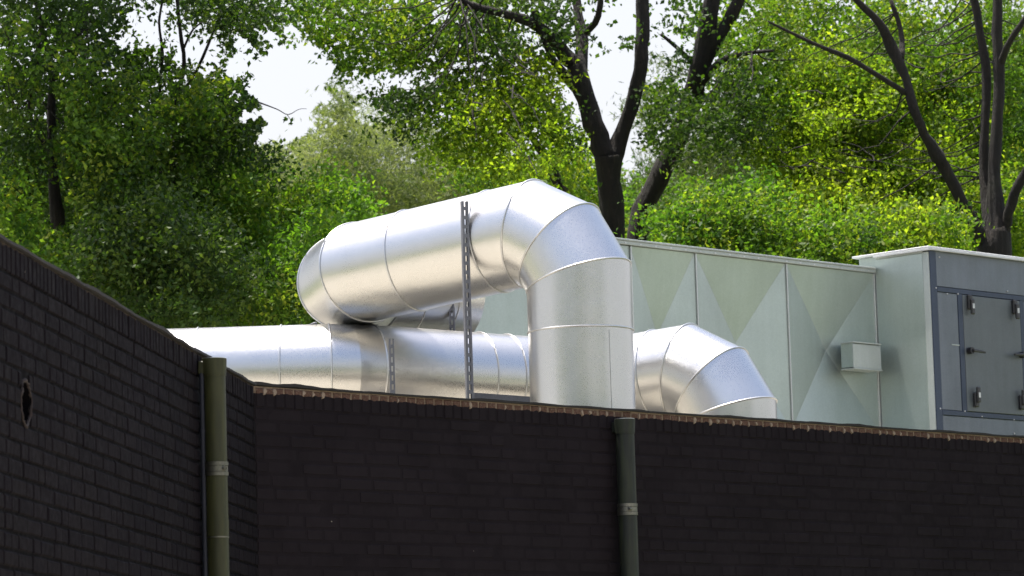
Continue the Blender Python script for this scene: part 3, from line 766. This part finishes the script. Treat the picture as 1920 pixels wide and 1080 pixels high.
def openings(X, g, strength=1.0):
    q = (X-np.array(CAM)[None]) @ CRT.T; px = 960+F*q[:, 0]/-q[:, 2]; py = 540-F*q[:, 1]/-q[:, 2]
    keep = np.ones(len(X), bool); wob = .22*np.sin(px*.11+2*np.sin(py*.05))+.22*np.sin(py*.13+px*.03)+.24*np.sin(px*.33+1)*np.sin(py*.29+px*.07)
    for (cx, cy, rx, ry, p) in OPEN:
        d = np.sqrt(((px-cx)/rx)**2+((py-cy)/ry)**2)+wob
        keep &= ~((d < 1) & (g.uniform(size=len(X)) < p*strength))
    # fine lacework of small gaps, denser towards the tree tops
    ns = np.sin(px*.19+2.1*np.sin(py*.071+1))*np.sin(py*.23+1.7*np.sin(px*.083))+.7*np.sin(px*.37+py*.21)*np.sin(py*.41-px*.17+2)
    lim = np.where(px < 1430, np.clip(.36+(py-120)*.0024, .28, 2), np.clip(.75+(py-60)*.004, .7, 1.3))
    keep &= ~((ns > lim) & (py < 400) & (g.uniform(size=len(X)) < .85*strength))
    Y = X[:, 1]
    for (x0, y0, x1, y1, r, ylim, p) in CLEAR:
        dx, dy = x1-x0, y1-y0; t = np.clip(((px-x0)*dx+(py-y0)*dy)/(dx*dx+dy*dy), 0, 1)
        d = np.hypot(px-x0-t*dx, py-y0-t*dy)/r+wob
        keep &= ~((d < 1) & (Y < ylim) & (g.uniform(size=len(X)) < p*np.clip(.8+.5*np.sin(t*9+x0), .5, 1)))
    return keep
def tree(name, label, cat, limbs, crowns, gx, gY, group=None):
    """limbs: list of pts (first = trunk); crowns: list of dicts for foliage"""
    b = P(gx, 900, gY); b.z = 0
    root = empty(name, b); tag(root, label, cat, group)
    for i, l in enumerate(limbs): limb('trunk' if i == 0 else 'limb', l, root, b)
    tips = [P(a_[0], a_[1], a_[2]).lerp(P(c_[0], c_[1], c_[2]), f_) for l in limbs if l[0][3] >= 2.4 for a_, c_ in zip(l, l[1:]) for f_ in (0, .2, .4, .6, .8) if c_[1] < 440 and a_[1] < 480]
    V = []; Fc = []; rr = random.Random(gx)
    for c in crowns:
        foliage('crown', parent=root, base=b, **c)
        for (px, py, rx, ry, y0, y1, n_) in c['blobs']:
            for _ in range(2+n_//12):
                e = P(px+rr.gauss(0, .6)*rx, py+rr.gauss(0, .6)*ry, rr.uniform(y0, y1)); s_ = min(tips, key=lambda t_: (t_-e).length+rr.uniform(0, .5))
                if not openings(np.array([e]), QG, 2)[0] or not openings(np.array([s_]), QG, 2)[0]: continue
                if (s_-e).length > 1.2: s_ = e+(s_-e).normalized()*.45+Vector((0, 0, -.15))
                L_ = (e-s_).length; k_ = 7; bw = [rr.gauss(0, .10*L_) for _ in range(3)]; pts = [s_.lerp(e, i/k_)+Vector([q_*math.sin(math.pi*i/k_)+rr.gauss(0, .012*L_) for q_ in bw])+Vector((0, 0, -.10*L_*math.sin(math.pi*i/k_))) for i in range(k_+1)]
                v, f = sweep([p-b for p in pts], 0, False, 4, [.0055*(1-i/k_)+.0018 for i in range(k_+1)])
                n0 = len(V); V += v; Fc += [tuple(n0+j for j in q) for q in f]
    from_data('twigs', V, Fc, M_BARK, root, True)['kind'] = 'stuff'
    return root
def trunk_to_ground(px, py, Y, hw, lean=0):  # continuation of a stem down to the ground
    p = P(px, py, Y); out = []
    k = (p.z-0)/4
    return [(px-lean*(i+1)+0.03*(F/Y)*k*(i+1), py+(F/Y)*k*(i+1), Y, hw*(1+.07*(i+1))) for i in range(4)][::-1]

Y1 = 30
# central big tree
tree('deciduous_tree', 'big tree with a thick dark trunk forking in a V just above the duct elbow', 'tree',
 [trunk_to_ground(1150, 450, Y1, 25)+[(1148, 430, Y1, 23), (1144, 340, Y1, 23), (1140, 292, Y1, 27)],
  [(1140, 300, Y1, 22), (1122, 255, Y1, 19), (1098, 185, Y1, 19), (1078, 128, Y1, 18), (1050, 90, Y1, 13), (1010, 50, Y1-.4, 11), (960, 30, Y1-.8, 9), (880, 8, Y1-1, 6), (830, -30, Y1-1, 4)],
  [(1148, 300, Y1, 18), (1168, 245, Y1, 14), (1190, 180, Y1-.1, 14), (1203, 110, Y1-.2, 14), (1205, 40, Y1-.2, 13), (1204, -80, Y1-.2, 12)],
  [(1086, 150, Y1, 13), (1092, 80, Y1+.2, 12), (1085, 30, Y1+.3, 9), (1075, -60, Y1+.4, 7)],
  [(1080, 165, Y1, 11), (1050, 130, Y1-.2, 9), (1030, 100, Y1-.4, 6), (1000, 20, Y1-.6, 4)],
  [(1100, 60, Y1, 7), (1122, 30, Y1-.3, 6), (1128, -30, Y1-.3, 5)]],
 [dict(blobs=[(600, 20, 70, 50, 28.3, 29.8, 60), (700, 30, 90, 70, 28.3, 30.2, 130), (640, 90, 55, 40, 28.3, 29.8, 42), (750, 120, 70, 60, 28.3, 30.2, 70), (830, 60, 80, 70, 28.3, 30.2, 95),
   (720, -60, 250, 60, 28.3, 30.2, 60), (1000, -70, 260, 60, 28.3, 30.2, 50)], mat_=M_LG, seed=11, tilt=.5),
  dict(blobs=[(930, 170, 60, 50, 27.6, 28.6, 70), (985, 140, 60, 60, 27.6, 28.6, 80), (960, 230, 70, 40, 27.6, 28.6, 70), (850, 220, 50, 60, 27.6, 28.6, 50), (890, 40, 70, 60, 27.7, 28.8, 60),
   (1010, 210, 45, 55, 27.6, 28.6, 45), (1040, 270, 50, 50, 28.5, 30.5, 35), (835, 290, 14, 30, 28, 29.5, 8), (990, 300, 60, 40, 27.6, 28.6, 30), (1085, 300, 40, 50, 30.3, 31.5, 20)], mat_=M_LY, seed=12, tilt=1.2),
  dict(blobs=[(930, 90, 90, 60, 28.9, 30.4, 50), (1000, 40, 80, 60, 28.9, 30.4, 60), (780, 180, 60, 40, 28.5, 30.5, 45), (1090, 30, 60, 50, 29, 31, 40), (870, 130, 60, 60, 29, 31, 50),
   (1110, 250, 50, 60, 28.7, 29.6, 14), (1170, 70, 26, 30, 29, 30, 7), (750, 215, 30, 40, 28.5, 30, 18)], mat_=M_LD, seed=13)], 1150, Y1)
# leaning tree
tree('deciduous_tree', 'dark trunk leaning to the right, rising from behind the unit beside the forked tree', 'tree',
 [trunk_to_ground(1195, 450, 31, 22, lean=10)+[(1197, 440, 31, 21), (1222, 360, 31, 19), (1255, 290, 31, 18), (1285, 220, 31, 18), (1308, 150, 30.8, 20), (1322, 80, 30.7, 19), (1335, 0, 30.6, 16), (1345, -80, 30.6, 13)],
  [(1312, 140, 30.8, 15), (1335, 90, 30.7, 13), (1370, 30, 30.6, 12), (1400, -30, 30.5, 10)],
  [(1322, 150, 30.8, 8), (1350, 115, 30.5, 6), (1400, 100, 30.2, 4), (1450, 95, 30, 3)],
  [(1300, 120, 30.8, 6), (1270, 90, 30.5, 4), (1240, 65, 30.3, 3)]],
 [dict(blobs=[(1300, 250, 80, 45, 29, 30.4, 75), (1260, 215, 60, 50, 29, 30.4, 45), (1350, 190, 60, 60, 29.2, 31.5, 60), (1400, 240, 50, 50, 29.5, 32, 35), (1290, 30, 50, 40, 29.5, 31.5, 30), (1260, 110, 18, 20, 29.5, 30.5, 7)], mat_=M_LD, seed=21),
  dict(blobs=[(1420, 60, 80, 70, 29, 32, 90), (1330, 60, 60, 60, 29, 31.5, 40), (1480, 20, 90, 60, 29, 32, 80), (1380, 130, 60, 50, 29, 31.5, 45), (1270, 170, 50, 30, 29, 30.4, 26), (1360, -60, 180, 60, 29, 32, 40)], mat_=M_LG, seed=22, tilt=.7)], 1195, 31)
# right tree with several stems
YR = 29
tree('deciduous_tree', 'many stemmed tree at the right edge behind the unit with sunlit yellow green leaves', 'tree',
 [trunk_to_ground(1868, 475, YR, 32)+[(1868, 468, YR, 31), (1866, 430, YR, 25), (1864, 340, YR, 12), (1868, 250, YR, 11), (1872, 150, YR, 11), (1870, 60, YR, 10), (1872, -60, YR, 9)],
  [(1858, 430, YR, 14), (1846, 340, YR+.1, 9), (1846, 250, YR+.1, 9), (1850, 150, YR+.1, 9), (1838, 60, YR+.1, 8), (1815, -50, YR+.1, 7)],
  [(1850, 462, YR, 17), (1825, 420, YR-.1, 13), (1790, 350, YR-.2, 11), (1760, 295, YR-.3, 13), (1735, 255, YR-.4, 9), (1712, 200, YR-.5, 9), (1700, 150, YR-.5, 8), (1672, 90, YR-.5, 13), (1650, 45, YR-.6, 8), (1605, 0, YR-.7, 6), (1570, -40, YR-.7, 5)],
  [(1880, 450, YR, 12), (1892, 400, YR-.1, 10), (1908, 350, YR-.2, 10), (1935, 300, YR-.3, 8), (1960, 240, YR-.3, 6)],
  [(1876, 120, YR, 8), (1895, 75, YR-.2, 6), (1925, 30, YR-.3, 5), (1950, -20, YR-.4, 4)],
  [(1700, 175, YR-.5, 6), (1640, 138, YR-.7, 5), (1590, 108, YR-.8, 5), (1540, 88, YR-1, 4), (1480, 60, YR-1.1, 3), (1440, 40, YR-1.2, 2)],
  [(1690, 110, YR-.5, 6), (1690, 60, YR-.4, 5), (1670, 0, YR-.4, 4)]],
 [dict(blobs=[(1560, 170, 100, 90, YR-.6, YR+1.3, 210), (1660, 250, 110, 100, YR, YR+1.5, 280), (1560, 300, 100, 90, YR, YR+1.5, 200), (1790, 260, 70, 110, YR+.1, YR+1.5, 160), (1700, 360, 130, 80, YR+.2, YR+1.5, 260), (1500, 350, 70, 60, YR, YR+1.3, 120), (1480, 270, 50, 60, YR, YR+1.3, 60), (1600, 400, 110, 50, YR, YR+1.2, 130)], mat_=M_LY, seed=31, tilt=1.3),
  dict(blobs=[(1620, 100, 120, 80, YR-.8, YR+1.3, 170), (1760, 180, 80, 80, YR+.1, YR+1.3, 90), (1900, 250, 50, 110, YR+.2, YR+1.5, 70), (1900, 120, 50, 80, YR+.2, YR+1.2, 45), (1780, 420, 60, 40, YR+.3, YR+1.2, 50), (1450, 190, 50, 50, YR, YR+1.2, 40), (1845, 380, 60, 50, YR-.4, YR+1.2, 26)], mat_=M_LG, seed=32, tilt=1.3),
  dict(blobs=[(1720, 50, 120, 60, YR-.3, YR+1.2, 75), (1830, 90, 80, 80, YR-.3, YR+1.2, 60), (1720, -50, 260, 60, YR-.5, YR+1.3, 60), (1900, 30, 60, 70, YR-.5, YR+1.2, 40)], mat_=M_LG, seed=33, tilt=1.2)], 1868, YR)
# shrubs behind the unit
def shrub(label, gx, gY, blobs, m_, seed, size=(.026, .056), per=66, stems=3, name='shrub'):
    b = P(gx, 900, gY); b.z = 0; root = empty(name, b); tag(root, label, 'shrub')
    top = min(q[1] for q in blobs)+30; rr = random.Random(seed)
    for i in range(stems):
        q = rr.choice(blobs); limb('stem', trunk_to_ground(gx+rr.uniform(-15, 15), 620, gY, 5)+[(gx, 560, gY, 5), ((gx+q[0])/2, (560+q[1])/2, gY, 4), (q[0], q[1], (q[4]+q[5])/2, 2)], root, b, 8)
    blobs = list(blobs)
    for q in blobs[:]:
        for _ in range(8):
            a = rr.uniform(-2.9, -.25); blobs.append((q[0]+math.cos(a)*q[2]*1.05, q[1]+math.sin(a)*q[3]*rr.uniform(1.1, 1.55), rr.uniform(5, 22), rr.uniform(8, 26), q[4], q[5], rr.randint(1, 6)))
    alt = M_LG if m_ is not M_LG else M_LH
    foliage('leaves', [q for i, q in enumerate(blobs) if i % 3], m_, root, b, size=size, per=per, seed=seed, tilt=.5)
    foliage('leaves', [q for i, q in enumerate(blobs) if i % 3 == 0], alt if m_ is not M_LD else M_LD, root, b, size=size, per=per, seed=seed+7, tilt=.5); return root
shrub('bright green rounded shrub directly above the pale panels right of the leaning trunk', 1300, 27.6, [(1330, 425, 80, 45, 27, 28, 120), (1265, 425, 26, 26, 27, 28, 16), (1310, 520, 100, 60, 27, 28, 50)], M_LH, 41)
shrub('light green leafy shrub above the middle of the pale unit', 1480, 27.8, [(1480, 468, 80, 42, 27, 28.2, 100), (1430, 415, 36, 30, 27, 28.4, 22), (1480, 540, 120, 70, 27, 28.6, 60)], M_LH, 42)
shrub('deeper green shrub beside the base of the many stemmed tree, above the roof cap', 1680, 28, [(1640, 470, 100, 34, 27.3, 28.3, 80), (1760, 450, 60, 30, 27.3, 28.3, 40), (1900, 430, 40, 60, 29.3, 30.5, 45)], M_LY, 43)
# pines
def pine(label, gx, Y, top, spread, blobs, m_, seed, stemw=7, lean=0, size=(.05, .095), per=120):
    b = P(gx, 900, Y); b.z = 0; root = empty('pine_tree', b); tag(root, label, 'tree', None)
    rr = random.Random(seed)
    limb('trunk', trunk_to_ground(gx, 620, Y, stemw)+[(gx, 600, Y, stemw), (gx+lean*.5, (600+top)/2, Y, stemw*.7), (gx+lean, top, Y, 1.5)], root, b, 10)
    for q in blobs:
        for _ in range(2):
            x, y = q[0]+rr.uniform(-.6, .6)*q[2], q[1]+rr.uniform(-.6, .4)*q[3]
            limb('limb', [(gx+lean*.4, y+rr.uniform(30, 70), Y, 3), ((gx+x)/2, y+rr.uniform(10, 30), Y, 2.2), (x, y, (q[4]+q[5])/2, 1)], root, b, 6)
    foliage('crown', blobs, m_, root, b, size=size, aspect=.15, cl_r=(.10, .26), per=per, seed=seed); return root
pine('grey green pine with a pointed top standing under the open sky left of the ducts', 640, 40, 170, 100,
     [(640, 200, 45, 40, 38, 41, 26), (630, 260, 80, 50, 38, 42, 80), (600, 320, 100, 50, 38, 42, 110), (660, 350, 90, 60, 38, 42, 90), (700, 280, 50, 50, 38, 42, 40), (560, 380, 90, 50, 38, 42, 90)], M_LP, 51)
pine('low pine with fine olive needles just left of the pointed pine', 480, 38, 250, 100,
     [(500, 290, 60, 30, 36, 40, 45), (450, 340, 90, 50, 36, 40, 90), (520, 380, 80, 50, 36, 40, 80), (420, 420, 80, 60, 36, 40, 80), (470, 500, 110, 70, 36, 40, 100), (560, 290, 30, 22, 36, 40, 12)], M_LP, 52)
pine('dull brownish green pine between the pointed pine and the sunlit leaves above the long duct', 850, 41, 230, 90,
     [(840, 270, 70, 40, 39, 42, 60), (800, 330, 90, 50, 39, 42, 100), (890, 330, 90, 60, 39, 42, 100), (740, 370, 80, 40, 39, 42, 70), (720, 230, 40, 40, 40, 43, 20), (960, 350, 80, 50, 39, 42, 70), (760, 260, 30, 26, 39, 42, 10)], M_LP, 53)
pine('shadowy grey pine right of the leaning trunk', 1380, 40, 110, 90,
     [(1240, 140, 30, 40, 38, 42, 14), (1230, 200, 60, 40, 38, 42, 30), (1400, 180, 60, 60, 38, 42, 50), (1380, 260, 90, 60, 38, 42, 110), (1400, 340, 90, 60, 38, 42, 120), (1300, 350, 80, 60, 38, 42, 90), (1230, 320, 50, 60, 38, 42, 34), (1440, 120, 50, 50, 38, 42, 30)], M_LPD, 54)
# left group
YL = 27
tree('deciduous_tree', 'dark leafed tree at the left whose straight trunk stands behind the sloping wall', 'tree',
 [trunk_to_ground(112, 470, YL, 16)+[(110, 440, YL, 14), (103, 380, YL, 12), (98, 280, YL, 9), (96, 200, YL, 8), (98, 130, YL, 6), (80, 60, YL, 5), (60, -40, YL, 4)],
  [(98, 290, YL, 6), (70, 250, YL, 5), (55, 200, YL-.2, 4), (70, 120, YL-.3, 4), (75, 60, YL-.3, 3)],
  [(98, 150, YL, 5), (140, 80, YL-.3, 4), (165, 20, YL-.4, 3)]],
 [dict(blobs=[(60, 60, 110, 90, 25.5, 29, 190), (160, 40, 80, 60, 25.5, 29, 80), (60, 200, 100, 90, 25.5, 29, 130), (180, 160, 80, 70, 25.5, 29, 90), (50, 330, 80, 80, 25.5, 29, 80), (190, 290, 90, 80, 25.5, 29, 120), (130, -60, 220, 60, 25.5, 29, 60)], mat_=M_LD, seed=61),
  dict(blobs=[(-100, -560, 330, 230, 23.5, 27.5, 105), (230, -420, 260, 170, 24, 28, 40)], mat_=M_LD, seed=60, size=(.09, .14), cl_r=(.3, .6), per=90, holes=.2),  # unseen leaf masses overhead, added to cast shade on the left trees
  dict(blobs=[(170, 170, 70, 60, 25.2, 26, 34), (60, 100, 80, 70, 25.2, 26, 40), (190, 270, 80, 60, 25.2, 26, 60), (150, 210, 50, 50, 25.2, 26, 24), (30, 230, 50, 90, 26, 29, 30), (250, 40, 40, 40, 25.5, 29, 12)], mat_=M_LG, seed=62)], 110, YL)  # brighter leaf colour stands in for sunlit patches on the near side
tree('deciduous_tree', 'dark tree left of the sky gap with thin branches against the white sky', 'tree',
 [trunk_to_ground(330, 560, 28, 8)+[(325, 520, 28, 8), (318, 420, 28, 7), (325, 300, 28, 6), (330, 200, 28, 5), (345, 120, 28, 4), (338, 60, 28, 3.5), (330, -20, 28, 3)],
  [(325, 230, 28, 4), (300, 180, 27.8, 3), (305, 100, 27.6, 3), (298, 40, 27.6, 2.5), (310, -20, 27.6, 2)],
  [(330, 190, 28, 3.5), (370, 130, 27.8, 3), (400, 60, 27.6, 2.5), (420, 20, 27.5, 2)],
  [(330, 215, 28, 4), (380, 190, 27.7, 2.5), (430, 150, 27.5, 2)],
  [(345, 90, 28, 2.5), (362, 55, 27.8, 2), (390, 35, 27.7, 1.5)],
  [(240, 330, 28, 3), (262, 270, 28, 3), (252, 190, 28, 2.5), (225, 150, 28, 2)],
  [(480, 190, 27.5, 1.6), (520, 205, 27.4, 1.0), (540, 215, 27.3, .9), (560, 205, 27.2, .6), (575, 204, 27.2, .4)],
  [(538, 214, 27.3, .8), (545, 225, 27.2, .5)]],
 [dict(blobs=[(300, 250, 110, 70, 26.5, 30, 170), (430, 220, 60, 60, 26.5, 29.5, 90), (470, 200, 35, 40, 26.5, 29, 28), (270, 150, 60, 50, 26.5, 30, 50), (380, 160, 70, 40, 26.5, 29.5, 55), (440, 40, 70, 50, 26.5, 29.5, 70), (380, 10, 70, 30, 26.5, 29.5, 40), (470, 80, 30, 30, 26.5, 29, 14), (420, 300, 70, 50, 26.5, 30, 60), (300, 350, 110, 80, 27, 30.5, 170), (200, 400, 100, 60, 27, 30, 90), (230, 110, 34, 40, 26.5, 30, 22), (350, -60, 220, 50, 26.5, 30, 50), (500, 20, 40, 40, 27, 29, 30)], mat_=M_LD, seed=63),
  dict(blobs=[(290, 200, 70, 60, 26, 26.8, 30), (390, 190, 60, 50, 26, 26.8, 34), (290, 330, 80, 70, 26, 26.8, 46), (500, 160, 12, 16, 27, 28, 2)], mat_=M_LG, seed=64)], 330, 28)  # lit patches put into the colour of these front clumps
shrub('dark bush rising from behind the left wall beside the lower duct', 260, 25, [(210, 490, 80, 50, 24.3, 26, 70), (300, 500, 110, 60, 24.3, 26, 100), (380, 560, 90, 50, 24.3, 26, 80), (290, 420, 80, 50, 24.3, 26, 50), (300, 580, 60, 30, 24.3, 26, 30)], M_LD, 71)
shrub('bright leaved bush tucked behind the left wall under the straight trunk', 80, 25.5, [(30, 430, 50, 50, 25, 26.4, 40), (150, 450, 40, 40, 25, 26, 22), (110, 520, 90, 40, 25, 26.4, 40), (130, 490, 30, 30, 24.8, 25.6, 12)], M_LG, 72)
shrub('bright yellow green bush between the wall and the left end of the upper duct', 560, 26, [(520, 560, 60, 50, 25.4, 26.8, 70), (590, 500, 40, 60, 25.6, 27, 34), (600, 420, 60, 40, 27, 28.4, 50), (540, 470, 60, 50, 26, 28, 34), (630, 390, 40, 22, 27, 28.4, 16), (465, 385, 22, 18, 26, 27, 9)], M_LH, 73)
shrub('soft olive bush showing low between the dark bush and the lower duct', 440, 27, [(420, 480, 80, 70, 26.4, 28.2, 100), (400, 570, 90, 40, 26.2, 28, 60), (340, 440, 50, 50, 26.4, 28, 30)], M_LG, 74)
# limb low down between pine and forked tree
tree('deciduous_tree', 'slim tree whose dark limb leans left just above the top of the big elbow', 'tree',
 [trunk_to_ground(1080, 470, 32, 12)+[(1075, 430, 32, 11), (1050, 350, 32, 10), (1025, 300, 32, 9), (1000, 262, 31.8, 7), (975, 235, 31.6, 4), (950, 200, 31.5, 3), (930, 150, 31.4, 2)]],
 [dict(blobs=[(1080, 350, 60, 60, 31, 34, 60), (1020, 330, 70, 40, 32, 34, 50), (930, 330, 60, 30, 31, 33, 40), (1120, 400, 60, 60, 32.5, 34, 50), (1250, 380, 60, 60, 32.5, 34, 30), (1170, 320, 20, 20, 33, 34, 3)], mat_=M_LG, seed=81)], 1080, 32)
# the wood behind, one mass
bW = Vector((0, 62, 0))
blobs = []
for x in range(-200, 2150, 110):
    if 990 < x < 1010: continue
    base_y = 390 if x < 520 else (400 if x < 1000 else 390)
    blobs += [(x, base_y+40, 100, 60, 56, 66, 60), (x+40, base_y+140, 120, 80, 56, 66, 60), (x, base_y+300, 140, 120, 56, 66, 60)]
    if x > 1450: blobs.append((x, 230, 100, 150, 56, 66, 90))
    if x < 420: blobs.append((x, 330, 90, 80, 56, 66, 45))
wd = foliage('wood', blobs, M_LH, None, (0, 0, 0), size=(.10, .18), aspect=.5, cl_r=(.4, .8), per=110, seed=91); tag(wd, 'hazy mass of far woodland foliage behind the trees', kind='stuff')
# woodland on the near side of the yard, behind the camera: mirrored in the steel
g = np.random.default_rng(5)
def back_wood():
    C = []; n = 0
    V = []; T = []
    for i in range(560):
        a = g.uniform(R(190), R(350)); d = g.uniform(34, 46); k_ = math.exp(-((a-R(272))/R(26))**2); h = abs(g.normal(4.2+4.0*k_, 2.2))
        c = np.array((math.cos(a)*d, math.sin(a)*d, h)); k = 60
        C.append(c[None]+g.normal(size=(k, 3))*np.array((1.6, 1.6, 1.1)))
    C = np.concatenate(C); n = len(C)
    a = g.normal(size=(n, 3)); a /= np.linalg.norm(a, axis=1)[:, None]; b = g.normal(size=(n, 3)); b -= a*(a*b).sum(1)[:, None]; b /= np.linalg.norm(b, axis=1)[:, None]
    l = .75; V = np.stack([C-a*l/2, C+b*l*.3, C+a*l/2, C-b*l*.3], 1)
    f = [tuple(4*i+j for j in range(4)) for i in range(n)]
    me = bpy.data.meshes.new('wood'); me.from_pydata(V.reshape(-1, 3).tolist(), [], f); me.update()
    at = me.attributes.new('tint', 'FLOAT', 'POINT'); at.data.foreach_set('value', np.repeat(g.uniform(.2, .9, n), 4).astype(np.float32))
    tag(link('wood', me, M_LG), 'ring of woodland across the paved yard', kind='stuff')
back_wood()
print('leaves', NLEAF)
